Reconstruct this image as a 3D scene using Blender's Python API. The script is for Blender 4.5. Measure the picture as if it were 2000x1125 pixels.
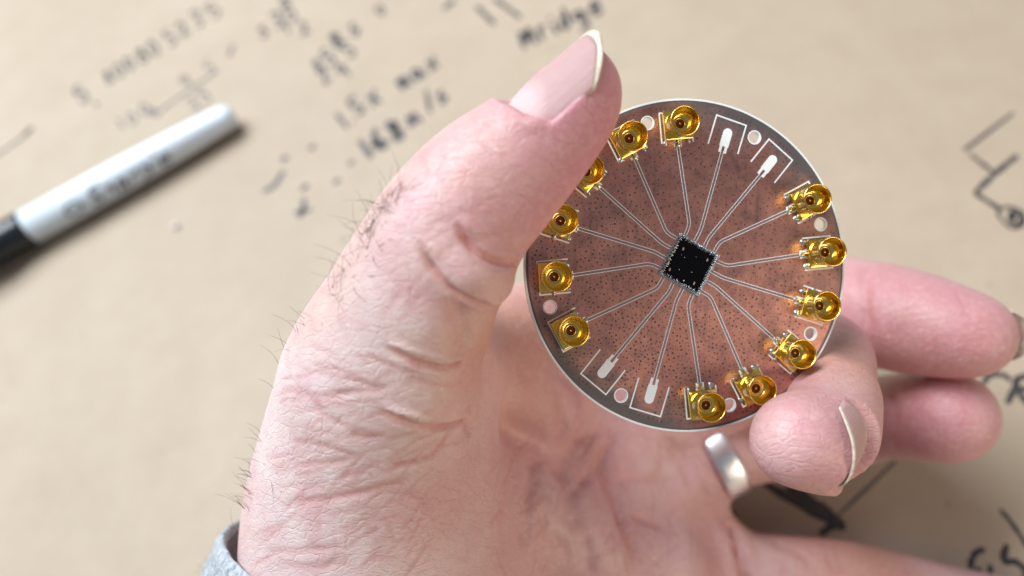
import bpy, bmesh, math, random
import numpy as np
from mathutils import Vector, Matrix
from mathutils.bvhtree import BVHTree

random.seed(7); rng = np.random.default_rng(7)
scene = bpy.context.scene
for o in list(bpy.data.objects): bpy.data.objects.remove(o)
COL = scene.collection

# ------------------------------------------------------------------ camera
# Lengths below are in millimetres in the frame of the viewing position
# (x right, y up, z towards the viewer); TOW turns them into world metres with
# the table top as the plane z = 0.
FPX, CX, CY = 1570.0, 1000.0, 562.5
UP = np.array([-0.137, 0.454, 0.881]); UP /= np.linalg.norm(UP)
CAM_H = 198.4
XA = np.array([1.0, 0, 0]) - UP * UP[0]; XA /= np.linalg.norm(XA)
YA = np.cross(UP, XA)
ROT = np.array([XA, YA, UP])                 # rows: world axes in viewing frame
def TOW(p):
    p = np.asarray(p, float)
    return (p @ ROT.T + np.array([0, 0, CAM_H])) * 0.001
def TOWD(v):
    return np.asarray(v, float) @ ROT.T
cam_d = bpy.data.cameras.new('camera'); cam = bpy.data.objects.new('camera', cam_d); COL.objects.link(cam)
m = Matrix.Identity(4)
for i in range(3):
    for j in range(3): m[i][j] = ROT[i][j]
m[2][3] = CAM_H * 0.001
cam.matrix_world = m
cam_d.sensor_width = 36; cam_d.lens = FPX / 2000 * 36
cam_d.clip_start = 0.005; cam_d.clip_end = 50
cam_d.dof.use_dof = True; cam_d.dof.focus_distance = 0.1165
cam_d.dof.aperture_fstop = 28.26 / 2.9
scene.camera = cam

# ------------------------------------------------------------------ light
world = bpy.data.worlds.new('World'); scene.world = world; world.use_nodes = True
wb = world.node_tree.nodes['Background']
wb.inputs[0].default_value = (0.80, 0.86, 1.0, 1); wb.inputs[1].default_value = 0.22
def area(name, pos, target, sx, sy, power, color):
    d = bpy.data.lights.new(name, 'AREA'); d.shape = 'RECTANGLE'; d.size = sx; d.size_y = sy
    d.energy = power; d.color = color
    o = bpy.data.objects.new(name, d); COL.objects.link(o)
    p = Vector(TOW(pos)); t = Vector(TOW(target))
    o.location = p; o.rotation_euler = (t - p).to_track_quat('-Z', 'Y').to_euler()
    return o
area('window_light', (-780, 860, 470), (0, 0, -150), 1.0, 0.8, 38.5, (0.88, 0.94, 1.0))
area('warm_fill_light', (600, -300, 380), (90, -30, -170), 0.42, 0.42, 3.2, (1.0, 0.80, 0.60))  # added warm fill for sheen on the copper and fingers, no visible source
scene.view_settings.view_transform = 'Standard'; scene.view_settings.look = 'None'
scene.view_settings.exposure = 0.0; scene.view_settings.gamma = 1.0
scene.view_settings.use_curve_mapping = False
scene.cycles.use_denoising = True
scene.cycles.max_bounces = 8

# ------------------------------------------------------------------ helpers
def P(px, py, d):
    return np.array([(px - CX) / FPX * d, (CY - py) / FPX * d, -d])
TA, TB, TC = 0.00444, 0.00069, -0.00229
def T(px, py, h=0.0):
    """point of the table top seen at that place, h mm above the sheet"""
    u, v = (px - CX) / FPX, (CY - py) / FPX
    r = np.array([u, v, -1.0]); d = -CAM_H / (r @ UP)
    return r * d + UP * h
def tag(o, label=None, cat=None, group=None, kind=None):
    if label: o['label'] = label
    if cat: o['category'] = cat
    if group: o['group'] = group
    if kind: o['kind'] = kind
    return o
def mesh_obj(name, verts, faces, mat, parent=None, smooth=False, raw=False):
    """verts in viewing-frame mm unless raw (already local metres)"""
    v = np.asarray(verts, float)
    if not raw:
        v = TOW(v)
        if parent is not None:
            w = parent_world(parent)
            v = v - w
    me = bpy.data.meshes.new(name); me.from_pydata(v.tolist(), [], [list(f) for f in faces]); me.update()
    o = bpy.data.objects.new(name, me); COL.objects.link(o)
    if mat: me.materials.append(mat)
    if parent is not None: o.parent = parent
    if smooth: me.polygons.foreach_set('use_smooth', [True] * len(me.polygons))
    return o
def parent_world(p):
    w = np.zeros(3)
    while p is not None:
        w += np.array(p.location); p = p.parent
    return w
def empty(name, loc):
    o = bpy.data.objects.new(name, None); COL.objects.link(o); o.location = TOW(loc).tolist()
    o.empty_display_size = 0.01
    return o
def new_mat(name, color=(0.5, 0.5, 0.5), rough=0.5, metal=0.0, spec=0.5):
    m = bpy.data.materials.new(name); m.use_nodes = True
    b = m.node_tree.nodes['Principled BSDF']
    b.inputs['Base Color'].default_value = (*color, 1); b.inputs['Roughness'].default_value = rough
    b.inputs['Metallic'].default_value = metal; b.inputs['Specular IOR Level'].default_value = spec
    return m
class NT:
    def __init__(s, m): s.m = m; s.t = m.node_tree; s.b = s.t.nodes['Principled BSDF']
    def n(s, typ, **kw):
        x = s.t.nodes.new(typ)
        for k, v in kw.items(): setattr(x, k, v)
        return x
    def l(s, a, b): s.t.links.new(a, b)
    def noise(s, vec, scale, detail=3, rough=0.5):
        x = s.n('ShaderNodeTexNoise'); x.inputs['Scale'].default_value = scale
        x.inputs['Detail'].default_value = detail; x.inputs['Roughness'].default_value = rough
        if vec is not None: s.l(vec, x.inputs['Vector'])
        return x
    def ramp(s, fac, stops):
        x = s.n('ShaderNodeValToRGB'); e = x.color_ramp.elements
        while len(e) < len(stops): e.new(0.5)
        for i, (p, c) in enumerate(stops):
            e[i].position = p; e[i].color = (*c, 1) if len(c) == 3 else c
        s.l(fac, x.inputs[0]); return x
    def mix(s, fac, a, b, typ='MIX'):
        x = s.n('ShaderNodeMix', data_type='RGBA', blend_type=typ)
        for sock, v in ((x.inputs[0], fac), (x.inputs[6], a), (x.inputs[7], b)):
            if hasattr(v, 'links'): s.l(v, sock)
            else: sock.default_value = v if not isinstance(v, tuple) else ((*v, 1) if len(v) == 3 else v)
        return x.outputs[2]
    def math(s, op, a, b=None, c=None):
        x = s.n('ShaderNodeMath', operation=op)
        for i, v in enumerate((a, b, c)):
            if v is None: continue
            if hasattr(v, 'links'): s.l(v, x.inputs[i])
            else: x.inputs[i].default_value = v
        return x.outputs[0]
    def bump(s, h, dist, strength=1.0, prev=None):
        x = s.n('ShaderNodeBump'); x.inputs['Distance'].default_value = dist
        x.inputs['Strength'].default_value = strength; s.l(h, x.inputs['Height'])
        if prev is not None: s.l(prev, x.inputs['Normal'])
        return x.outputs[0]
def tube(path, radii, seg=8, cap=True):
    path = np.asarray(path, float); n = len(path)
    radii = np.broadcast_to(np.asarray(radii, float), (n,))
    V, F = [], []
    t = np.gradient(path, axis=0); t /= np.linalg.norm(t, axis=1)[:, None] + 1e-12
    ref = np.array([0.3, 0.5, 0.81]); ref /= np.linalg.norm(ref)
    if abs(ref @ t[0]) > 0.9: ref = np.array([1.0, 0, 0])
    a = np.cross(t[0], ref); a /= np.linalg.norm(a)
    for i in range(n):
        a = a - t[i] * (a @ t[i]); a /= np.linalg.norm(a); b = np.cross(t[i], a)
        for k in range(seg):
            th = 2 * math.pi * k / seg
            V.append(path[i] + radii[i] * (math.cos(th) * a + math.sin(th) * b))
    for i in range(n - 1):
        for k in range(seg):
            k2 = (k + 1) % seg
            F.append((i * seg + k, i * seg + k2, (i + 1) * seg + k2, (i + 1) * seg + k))
    if cap:
        F.append(tuple(range(seg))[::-1]); F.append(tuple((n - 1) * seg + k for k in range(seg)))
    return V, F
def merge(parts):
    V, F = [], []
    for v, f in parts:
        o = len(V); V.extend(list(v)); F.extend([tuple(i + o for i in q) for q in f])
    return V, F
def smooth_poly(pts, n=8, closed=False):
    """Catmull-Rom through the given rows"""
    p = np.asarray(pts, float)
    q = np.vstack([p[-1:], p, p[:2]]) if closed else np.vstack([2 * p[0] - p[1], p, 2 * p[-1] - p[-2]])
    out = []
    for i in range(len(q) - 3):
        a, b, c, d = q[i:i + 4]
        for t in np.linspace(0, 1, n, endpoint=False):
            out.append(0.5 * (2 * b + (c - a) * t + (2 * a - 5 * b + 4 * c - d) * t * t + (3 * b - a - 3 * c + d) * t ** 3))
    if not closed: out.append(p[-1])
    return np.array(out)

# ------------------------------------------------------------------ table top
def paper_material():
    m = new_mat('kraft_paper', (0.42, 0.32, 0.22), 0.6, 0, 0.35); g = NT(m)
    co = g.n('ShaderNodeTexCoord').outputs['Object']
    mp = g.n('ShaderNodeMapping'); g.l(co, mp.inputs[0])
    mp.inputs['Rotation'].default_value = (0, 0, 0.6); mp.inputs['Scale'].default_value = (1, 3.2, 1)
    big = g.noise(co, 9, 4, 0.55); mid = g.noise(co, 70, 4, 0.6); fib = g.noise(mp.outputs[0], 420, 4, 0.7)
    c = g.ramp(big.outputs[0], [(0.3, (0.41, 0.328, 0.24)), (0.7, (0.47, 0.383, 0.287))]).outputs[0]
    c2 = g.mix(g.ramp(mid.outputs[0], [(0.35, (0, 0, 0)), (0.7, (1, 1, 1))]).outputs[0], c, (0.365, 0.285, 0.20))
    c2b = g.mix(0.45, c, c2)
    c3 = g.mix(g.ramp(fib.outputs[0], [(0.55, (0, 0, 0)), (0.8, (0.35, 0.35, 0.35))]).outputs[0], c2b, (0.32, 0.235, 0.155))
    sp = g.ramp(g.noise(co, 160, 1, 0.3).outputs[0], [(0.78, (0, 0, 0)), (0.82, (.6, .6, .6))]).outputs[0]
    c3 = g.mix(sp, c3, (0.25, 0.19, 0.14))
    g.l(c3, g.b.inputs['Base Color'])
    g.l(g.bump(fib.outputs[0], 0.00012, 0.6), g.b.inputs['Normal'])
    return m
M_paper = paper_material()
tb = bpy.data.meshes.new('table_top')
bm = bmesh.new()
bmesh.ops.create_grid(bm, x_segments=40, y_segments=40, size=1.0)
for v in bm.verts:
    v.co.x *= 0.9; v.co.y = v.co.y * 0.9 + 0.1
bm.to_mesh(tb); bm.free(); tb.materials.append(M_paper)
table = bpy.data.objects.new('table_top', tb); COL.objects.link(table)
tag(table, 'brown kraft paper covered table top with blurred handwriting', None, None, 'structure')

# ------------------------------------------------------------------ handwriting
M_ink = new_mat('marker_ink', (0.022, 0.022, 0.025), 0.55)
gk = NT(M_ink); nk = gk.noise(gk.n('ShaderNodeTexCoord').outputs['Object'], 900, 3)
gk.l(gk.ramp(nk.outputs[0], [(0.35, (0.02, 0.02, 0.022)), (0.75, (0.09, 0.08, 0.075))]).outputs[0], gk.b.inputs['Base Color'])
M_inkthin = new_mat('pencil_grey_ink', (0.11, 0.10, 0.095), 0.6)
def ribbon(px_pts, width, h=0.06, sm=True, taper=True):
    width *= 0.78
    p = np.array([T(x, y, h) for x, y in px_pts])
    if sm and len(p) > 2: p = smooth_poly(p, 5)
    if len(p) == 2: p = np.array([p[0] + (p[1] - p[0]) * t for t in np.linspace(0, 1, 6)])
    t = np.gradient(p, axis=0); t /= np.linalg.norm(t, axis=1)[:, None] + 1e-9
    s = np.cross(UP, t); n = len(p)
    V, F = [], []
    V.append(p[0] - t[0] * width * 0.35)
    for i in range(n):
        w = width * 0.5 * (1 + 0.18 * math.sin(i * 1.7 + p[0][0])) * (0.8 if taper and i in (0, n - 1) else 1)
        V += [p[i] - s[i] * w, p[i] + s[i] * w]
    V.append(p[-1] + t[-1] * width * 0.35)
    F.append((0, 1, 2))
    for i in range(n - 1):
        a = 1 + 2 * i; F.append((a, a + 2, a + 3, a + 1))
    F.append((len(V) - 1, len(V) - 2, len(V) - 3))
    F = [f[::-1] for f in F]
    return V, F
# handwriting strokes in a unit box (x right, y up)
GL = {
 '0': [[(.5, 1), (.15, .7), (.15, .25), (.5, 0), (.85, .3), (.85, .75), (.5, 1)]],
 '1': [[(.5, 1), (.5, 0)]],
 '2': [[(.1, .75), (.4, 1), (.8, .8), (.6, .45), (.1, .02), (.9, .05)]],
 '3': [[(.15, .9), (.6, 1), (.75, .75), (.4, .52), (.8, .3), (.55, 0), (.1, .12)]],
 '5': [[(.85, 1), (.25, .97), (.2, .55), (.6, .6), (.85, .3), (.55, 0), (.1, .1)]],
 '6': [[(.75, 1), (.3, .65), (.15, .25), (.5, 0), (.85, .25), (.5, .5), (.2, .3)]],
 '8': [[(.75, .85), (.4, 1), (.2, .75), (.75, .3), (.5, 0), (.15, .2), (.8, .85)]],
 '9': [[(.8, .75), (.45, 1), (.15, .7), (.5, .5), (.8, .8), (.7, 0)]],
 'x': [[(.1, .65), (.85, 0)], [(.85, .7), (.1, 0)]],
 'm': [[(.0, .6), (.05, 0)], [(.05, .4), (.3, .62), (.42, 0)], [(.42, .4), (.7, .62), (.85, 0)]],
 'a': [[(.8, .6), (.3, .6), (.1, .2), (.45, 0), (.8, .5), (.9, 0)]],
 's': [[(.8, .6), (.3, .55), (.4, .35), (.75, .2), (.4, 0), (.1, .08)]],
 '/': [[(.85, 1.1), (.1, -.15)]],
 'M': [[(.0, 0), (.15, 1), (.45, .3), (.8, 1), (.9, 0)]],
 'r': [[(.2, .6), (.2, 0)], [(.2, .35), (.5, .62), (.85, .55)]],
 'i': [[(.5, .55), (.5, 0)], [(.52, .85), (.55, .8)]],
 'd': [[(.75, .5), (.3, .55), (.15, .15), (.5, 0), (.75, .3), (.85, 1.1)]],
 'g': [[(.8, .5), (.35, .6), (.15, .25), (.6, .15), (.8, .55), (.75, -.35), (.2, -.35)]],
 'e': [[(.15, .3), (.8, .35), (.55, .62), (.15, .35), (.4, 0), (.85, .1)]],
 ',': [[(.4, .1), (.3, -.2)]], '=': [[(.1, .55), (.8, .55)], [(.1, .25), (.8, .25)]],
 '.': [[(.4, .05), (.5, .0)]],
}
note_n = [0]
def note(parts, label=None, mat=None):
    V, F = merge(parts)
    o = mesh_obj('handwritten_note', V, F, mat or M_ink, table)
    if label: o['label'] = label
    return o
def glyphs(txt, places, size, ang, width, jit=0.06, h=0.06):
    """each character at its own place; ang in degrees, counter-clockwise"""
    out = []
    ca, sa = math.cos(math.radians(ang)), math.sin(math.radians(ang))
    for ch, (x, y) in zip(txt, places):
        if ch == ' ': continue
        sz = size * (1.3 if size < 28 else 1.1); w, hh = sz * 0.72, sz
        for st in GL[ch]:
            q = []
            for (a, b) in st:
                a = (a - .5) * w + random.uniform(-jit, jit) * w; b = (b - .5) * hh + random.uniform(-jit, jit) * hh
                q.append((x + a * ca - b * sa, y - (a * sa + b * ca)))
            out.append(ribbon(q, width, h))
            h += 0.004
    return out
note(glyphs('5,', [(158, 183), (182, 186)], 26, 33, 1.5) +
     glyphs('800', [(212, 150), (232, 138), (252, 124)], 20, 33, 1.3) +
     glyphs('8052', [(278, 108), (300, 93), (332, 74), (357, 56)], 22, 33, 1.4) +
     glyphs('35', [(385, 36), (416, 20)], 24, 33, 1.2))
note(glyphs('1009', [(235, 242), (258, 232), (282, 214), (300, 222)], 18, 33, 1.0) +
     [ribbon([(304, 224), (350, 190), (425, 138)], 1.3)] +
     glyphs('95', [(362, 160), (410, 132)], 20, 33, 0.9) + glyphs('35', [(378, 204), (398, 186)], 22, 33, 1.1) +
     glyphs('1', [(452, 100)], 18, -20, 1.9), mat=M_inkthin)
note([ribbon([(-20, 312), (20, 286), (52, 262)], 1.3), ribbon([(48, 264), (62, 250)], 2.6)])
note(glyphs('s35', [(512, 56), (542, 38), (566, 26)], 24, 25, 1.5) + glyphs('129', [(558, 53), (594, 54), (556, 6)], 20, 25, 1.3))
note(glyphs('8', [(658, 78)], 22, 33, 2.0) + glyphs('s', [(690, 52)], 26, 33, 1.6) + glyphs('0', [(743, 20)], 14, 33, 1.2) +
     glyphs('55', [(642, 112), (680, 96)], 24, 33, 1.4) + glyphs('829', [(622, 130), (634, 146), (670, 140)], 24, 33, 1.2))
note(glyphs('max', [(788, 155), (812, 140), (842, 122)], 30, 30, 1.8))
note(glyphs('15x', [(668, 236), (697, 208), (727, 188)], 27, 35, 1.8) + glyphs('.', [(682, 228)], 20, 30, 1.8))
note(glyphs('168', [(714, 290), (738, 274), (772, 254)], 34, 33, 2.6) + glyphs('m/s', [(806, 228), (836, 198), (860, 184)], 30, 33, 1.8))
for (x, y, s) in ((610, 288, 2.4), (686, 318, 1.9), (658, 354, 2.2)):
    note([ribbon([(x - 4, y + 3), (x + 4, y - 3)], s)])
note([ribbon([(516, 374), (536, 362), (553, 336)], 2.2), ribbon([(552, 312), (560, 308)], 2.8)])
note([ribbon([(594, 388), (592, 408), (586, 424)], 2.0), ribbon([(578, 416), (592, 412), (606, 410)], 2.0), ribbon([(590, 370), (600, 362)], 2.4)])
note([ribbon([(868, 16), (886, 2)], 2.4), ribbon([(932, 14), (965, 46)], 2.2), ribbon([(966, -2), (1016, 34)], 2.0)])
note(glyphs('Mridge', [(1030, 74), (1058, 58), (1080, 48), (1100, 38), (1128, 26), (1160, 10)], 32, 28, 2.0))
note([ribbon([(1979, 221), (1930, 258), (1884, 293)], 1.4, sm=False), ribbon([(1896, 302), (1940, 337)], 1.5),
      ribbon([(1986, 305), (1945, 338), (1905, 376)], 1.9), ribbon([(1905, 378), (1952, 408)], 1.8),
      ribbon([(1955, 405), (1950, 420), (1975, 445), (1998, 438), (1996, 415), (1972, 404), (1956, 408)], 1.1),
      ribbon([(1978, 410), (1972, 425), (1985, 440), (1996, 428), (1984, 416), (1976, 432)], 1.6)])
note([ribbon([(1921, 748), (1934, 733), (1958, 732), (1973, 742)], 1.7), ribbon([(1988, 738), (1980, 762), (1968, 786)], 1.9),
      ribbon([(1984, 740), (2010, 735), (2020, 755), (1990, 765), (2020, 800)], 1.9)])
note([ribbon([(1954, 996), (1976, 1022), (2008, 1070)], 1.3)])
note([ribbon([(1922, 1073), (1905, 1080), (1896, 1102), (1900, 1130)], 1.7), ribbon([(1909, 1110), (1914, 1118)], 1.5), ribbon([(1934, 1105), (1934, 1124)], 1.5),
      ribbon([(1966, 1066), (1960, 1094), (1984, 1098), (2004, 1118), (1996, 1150)], 1.9)])
note([ribbon([(1494, 944), (1570, 990), (1646, 1030)], 2.84, 0.06), ribbon([(1527, 928), (1568, 962), (1612, 1008)], 2.70, 0.064),
      ribbon([(1540, 950), (1590, 990), (1640, 1022)], 2.97, 0.068), ribbon([(1600, 985), (1626, 1014), (1644, 1026)], 3.51, 0.072),
      ribbon([(1604, 1042), (1634, 1019)], 2.29, 0.076), ribbon([(1606, 982), (1614, 1010)], 1.3, 0.08), ribbon([(1418, 1000), (1450, 1042)], 3.78, 0.084)])
note([ribbon([(1748, 902), (1636, 1007)], 1.0, 0.05)], mat=M_inkthin)
M_crumb = new_mat('paper_crumb_white', (0.75, 0.73, 0.68), 0.7)
c0 = T(345, 443, 0.6); ico = bmesh.new(); bmesh.ops.create_icosphere(ico, subdivisions=2, radius=1.0)
cv = np.array([v.co[:] for v in ico.verts]); cf = [[v.index for v in f.verts] for f in ico.faces]; ico.free()
crumb = mesh_obj('paper_crumb', c0 + cv * (0.85 + 0.25 * rng.random((len(cv), 1))) @ ROT * np.array([1, 1, 1]) * 1.0, cf, M_crumb, None, True)
tag(crumb, 'tiny white crumb lying on the paper below the marker', 'crumb')

# ------------------------------------------------------------------ marker pen
def lathe_between(a, b, prof, seg=48, upv=None):
    """prof rows (s, r): s mm from a towards b"""
    a = np.asarray(a, float); b = np.asarray(b, float); ax = (b - a) / np.linalg.norm(b - a)
    e1 = UP - ax * (UP @ ax) if upv is None else upv - ax * (upv @ ax); e1 = e1 / np.linalg.norm(e1); e2 = np.cross(ax, e1)
    V, F = [], []
    for s, r in prof:
        for k in range(seg):
            t = 2 * math.pi * k / seg; V.append(a + ax * s + r * (math.cos(t) * e1 + math.sin(t) * e2))
    for i in range(len(prof) - 1):
        for k in range(seg):
            k2 = (k + 1) % seg; F.append((i * seg + k, (i + 1) * seg + k, (i + 1) * seg + k2, i * seg + k2))
    F.append(tuple(range(seg))); F.append(tuple((len(prof) - 1) * seg + k for k in range(seg))[::-1])
    return V, F
M_white = new_mat('white_plastic', (0.74, 0.83, 0.89), 0.35); M_black = new_mat('black_plastic', (0.012, 0.016, 0.02), 0.28)
PA = T(78, 462, 5.6); PB = T(470, 240, 5.0)     # cap joint, rounded end
plen = np.linalg.norm(PB - PA); pax = (PB - PA) / plen
pen = empty('marker_pen', PA - UP * 5.6)
tag(pen, 'white felt tip marker with black cap lying on the brown paper', 'marker')
R1 = 5.55
prof = [(0, R1 - .5), (0.2, R1), (plen * .45, R1 - .1), (plen * .72, R1 - .65), (plen * .86, R1 - 1.0), (plen - 4, R1 - 1.35)]
for k in range(1, 8):
    a = k / 8 * math.pi / 2; prof.append((plen - 4 + 4 * math.sin(a), (R1 - 1.35) * (0.25 + 0.75 * math.cos(a))))
V, F = lathe_between(PA, PB, prof); mesh_obj('barrel', V, F, M_white, pen, True)
capv, capf = lathe_between(PA - pax * 0.05, PA - pax * 60, [(0, R1 - .6), (0.3, R1 + .15), (1.2, R1 + .35), (30, R1 - .1), (52, R1 - 1.2), (58, R1 - 2.5), (59, 1)])
cap = mesh_obj('cap', capv, capf, M_black, pen, True)
# clip on the lower side of the cap
side = np.cross(pax, UP); side /= np.linalg.norm(side)
if (T(100, 500) - T(100, 400)) @ side < 0: side = -side
cd = side * 0.78 + UP * 0.62
clip_path = [PA - pax * s + cd * (R1 + r) for s, r in ((9, .2), (10, 1.3), (14, 1.7), (24, 1.9), (36, 1.8), (44, 1.0), (46, 0))]
V, F = tube(smooth_poly(clip_path, 4), 1.1, 10); mesh_obj('clip', V, F, M_black, cap, True)
M_print = new_mat('black_print', (0.03, 0.035, 0.04), 0.4)
def barrel_radius(s): return float(np.interp(s, [q[0] for q in prof], [q[1] for q in prof]))
def wrap_text(txt, size, s0, ang0, font_shear=0.25, bold=0.0):
    cu = bpy.data.curves.new('print', 'FONT'); cu.body = txt; cu.size = size; cu.shear = font_shear; cu.offset = bold; cu.resolution_u = 2
    ob = bpy.data.objects.new('print', cu); COL.objects.link(ob)
    dg = bpy.context.evaluated_depsgraph_get(); me = bpy.data.meshes.new_from_object(ob.evaluated_get(dg))
    bm = bmesh.new(); bm.from_mesh(me); bmesh.ops.triangulate(bm, faces=bm.faces)
    bmesh.ops.subdivide_edges(bm, edges=[e for e in bm.edges if e.calc_length() > size * .12], cuts=1)
    bm.verts.index_update()
    vs = np.array([v.co[:] for v in bm.verts]); fs = [[v.index for v in f.verts] for f in bm.faces]; bm.free()
    bpy.data.objects.remove(ob); bpy.data.curves.remove(cu)
    e2 = side; out = []
    for x, y, _ in vs:
        s = s0 + x; r = barrel_radius(s) + 0.03; th = ang0 - y / r
        out.append(PA + pax * s + r * (math.cos(th) * UP + math.sin(th) * e2))
    return out, fs
V, F = wrap_text('Sharpie', 9.5, 20, math.radians(98), 0.3, 0.02); mesh_obj('brand_lettering', V, F, M_print, pen)
V, F = wrap_text('FINE POINT', 2.2, 26, math.radians(-38)); mesh_obj('small_print', V, F, M_print, pen)
V, F = wrap_text('PERMANENT MARKER', 1.5, 23, math.radians(-58)); mesh_obj('small_print', V, F, M_print, pen)
ov = [ (15.5 + 2.6 * math.cos(t), math.radians(66) + 0.36 * math.sin(t)) for t in np.linspace(0, 2 * math.pi, 29)]
q = [PA + pax * s + (barrel_radius(s) + .02) * (math.cos(a) * UP + math.sin(a) * side) for s, a in ov]
V, F = tube(q, 0.28, 6, False); mesh_obj('oval_mark', V, F, M_print, pen)


# ------------------------------------------------------------------ circuit board
BN = np.array([0.1376, 0.0109, 1.0]); BN /= np.linalg.norm(BN)
BU = np.array([1.0, 0, 0]) - BN * BN[0]; BU /= np.linalg.norm(BU); BV = np.cross(BN, BU)
BC = P(1345.2, 517.1, 120.5)
board = bpy.data.objects.new('circuit_board', None); COL.objects.link(board)
mb = Matrix.Identity(4)
for i, ax in enumerate((BU, BV, BN)):
    w = TOWD(ax)
    for j in range(3): mb[j][i] = w[j]
for j in range(3): mb[j][3] = TOW(BC)[j]
board.matrix_world = mb; board.empty_display_size = 0.01
tag(board, 'round copper circuit board with gold coaxial connectors held between thumb and fingertip', 'circuit board')
def bobj(name, verts, faces, mat, parent=None, smooth=False):
    """verts in board millimetres (x, y in the plane, z off the copper face)"""
    return mesh_obj(name, np.asarray(verts, float) * 0.001, faces, mat, parent or board, smooth, raw=True)
SL0 = 106.55 - 11.25                     # slot angles run clockwise from here
SLOT = [math.radians(SL0 - 22.5 * k) for k in range(16)]
HOLE = [math.radians(106.7 - 45 * k) for k in range(8)]
RH = 22.05

def plate(name, outer_r, hole_r, z0, z1, mat, seg=160, square=None):
    cu = bpy.data.curves.new(name, 'CURVE'); cu.dimensions = '2D'; cu.fill_mode = 'BOTH'; cu.extrude = (z1 - z0) / 2
    def ring(cx, cy, r, n):
        sp = cu.splines.new('POLY'); sp.points.add(n - 1); sp.use_cyclic_u = True
        for i in range(n):
            t = 2 * math.pi * i / n; sp.points[i].co = (cx + r * math.cos(t), cy + r * math.sin(t), 0, 1)
    ring(0, 0, outer_r, seg)
    for a in HOLE: ring(RH * math.cos(a), RH * math.sin(a), hole_r, 28)
    ob = bpy.data.objects.new(name, cu); COL.objects.link(ob)
    me = bpy.data.meshes.new_from_object(ob.evaluated_get(bpy.context.evaluated_depsgraph_get()))
    V = np.array([v.co[:] for v in me.vertices]); V[:, 2] += (z0 + z1) / 2
    F = [list(p.vertices) for p in me.polygons]
    bpy.data.objects.remove(ob); bpy.data.curves.remove(cu)
    return bobj(name, V, F, mat)
M_sub = new_mat('white_laminate', (0.80, 0.85, 0.85), 0.45)
M_silk = new_mat('white_silkscreen', (0.86, 0.90, 0.90), 0.5)
def copper_material():
    m = new_mat('tarnished_copper', (0.5, 0.25, 0.2), 0.42, 0.85); g = NT(m)
    co = g.n('ShaderNodeTexCoord').outputs['Object']
    sep = g.n('ShaderNodeSeparateXYZ'); g.l(co, sep.inputs[0]); X, Y = sep.outputs[0], sep.outputs[1]
    big = g.noise(co, 90, 4, 0.6); fine = g.noise(co, 900, 4, 0.65); speck = g.noise(co, 2600, 2, 0.5)
    base = g.ramp(big.outputs[0], [(0.32, (0.64, 0.29, 0.235)), (0.70, (0.96, 0.49, 0.385))]).outputs[0]
    base = g.mix(g.math('MULTIPLY', fine.outputs[0], 0.6), base, (0.20, 0.105, 0.095))
    pat = g.ramp(g.noise(co, 210, 6, 0.7).outputs[0], [(0.43, (0, 0, 0)), (0.64, (.85, .85, .85))]).outputs[0]
    base = g.mix(pat, base, (0.36, 0.195, 0.18))
    # oxide along the rim: grows outwards, strongest on two sides
    r = g.math('SQRT', g.math('ADD', g.math('POWER', X, 2.0), g.math('POWER', Y, 2.0)))
    def lobe(ang, width):
        dx, dy = math.cos(math.radians(ang)), math.sin(math.radians(ang))
        d = g.math('ADD', g.math('MULTIPLY', X, dx), g.math('MULTIPLY', Y, dy))
        c = g.math('DIVIDE', d, g.math('ADD', r, 1e-5))
        mr = g.n('ShaderNodeMapRange'); mr.inputs[1].default_value = math.cos(math.radians(width)); mr.inputs[2].default_value = 1.0
        g.l(c, mr.inputs[0]); return mr.outputs[0]
    lob = g.math('MAXIMUM', lobe(53, 50), g.math('MULTIPLY', lobe(-122, 42), 1.0))
    lob = g.math('MAXIMUM', lob, g.math('MULTIPLY', lobe(5, 20), .45))
    wob = g.math('MULTIPLY', g.math('SUBTRACT', g.noise(co, 200, 6, 0.75).outputs[0], 0.5), 0.014)
    mr = g.n('ShaderNodeMapRange'); mr.inputs[1].default_value = 0.0188; mr.inputs[2].default_value = 0.0240
    g.l(g.math('ADD', r, wob), mr.inputs[0])
    ox = g.math('MULTIPLY', mr.outputs[0], g.math('POWER', lob, 0.6))
    rim = g.n('ShaderNodeMapRange'); rim.inputs[1].default_value = 0.0242; rim.inputs[2].default_value = 0.0245; g.l(r, rim.inputs[0])
    ox = g.math('MINIMUM', g.math('MAXIMUM', g.math('MULTIPLY', ox, 1.15), g.math('MULTIPLY', rim.outputs[0], 0.95)), 0.93)
    c = g.mix(ox, base, (0.095, 0.10, 0.105))
    st = g.n('ShaderNodeMapping'); g.l(co, st.inputs[0]); st.inputs['Scale'].default_value = (9, 0.55, 1); st.inputs['Rotation'].default_value = (0, 0, 0.06)
    streak = g.ramp(g.noise(st.outputs[0], 130, 4, 0.6).outputs[0], [(0.56, (0, 0, 0)), (0.75, (.55, .55, .55))]).outputs[0]
    c = g.mix(streak, c, (0.20, 0.125, 0.12))
    c = g.mix(g.ramp(speck.outputs[0], [(0.60, (0, 0, 0)), (0.70, (.65, .65, .65))]).outputs[0], c, (0.16, 0.10, 0.10))
    blot = g.ramp(g.noise(co, 330, 2, 0.5).outputs[0], [(0.70, (0, 0, 0)), (0.76, (.8, .8, .8))]).outputs[0]
    c = g.mix(blot, c, (0.14, 0.12, 0.125))
    g.l(c, g.b.inputs['Base Color'])
    g.l(g.math('ADD', g.math('MULTIPLY', ox, 0.22), g.math('ADD', g.math('MULTIPLY', fine.outputs[0], 0.25), 0.22)), g.b.inputs['Roughness'])
    g.l(g.math('SUBTRACT', 0.95, g.math('MULTIPLY', ox, 0.5)), g.b.inputs['Metallic'])
    g.l(g.bump(g.noise(st.outputs[0], 700, 3).outputs[0], 0.00002, 0.35), g.b.inputs['Normal'])
    return m
M_cu = copper_material()
plate('substrate', 25.0, 0.90, -0.80, -0.03, M_sub)
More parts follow.
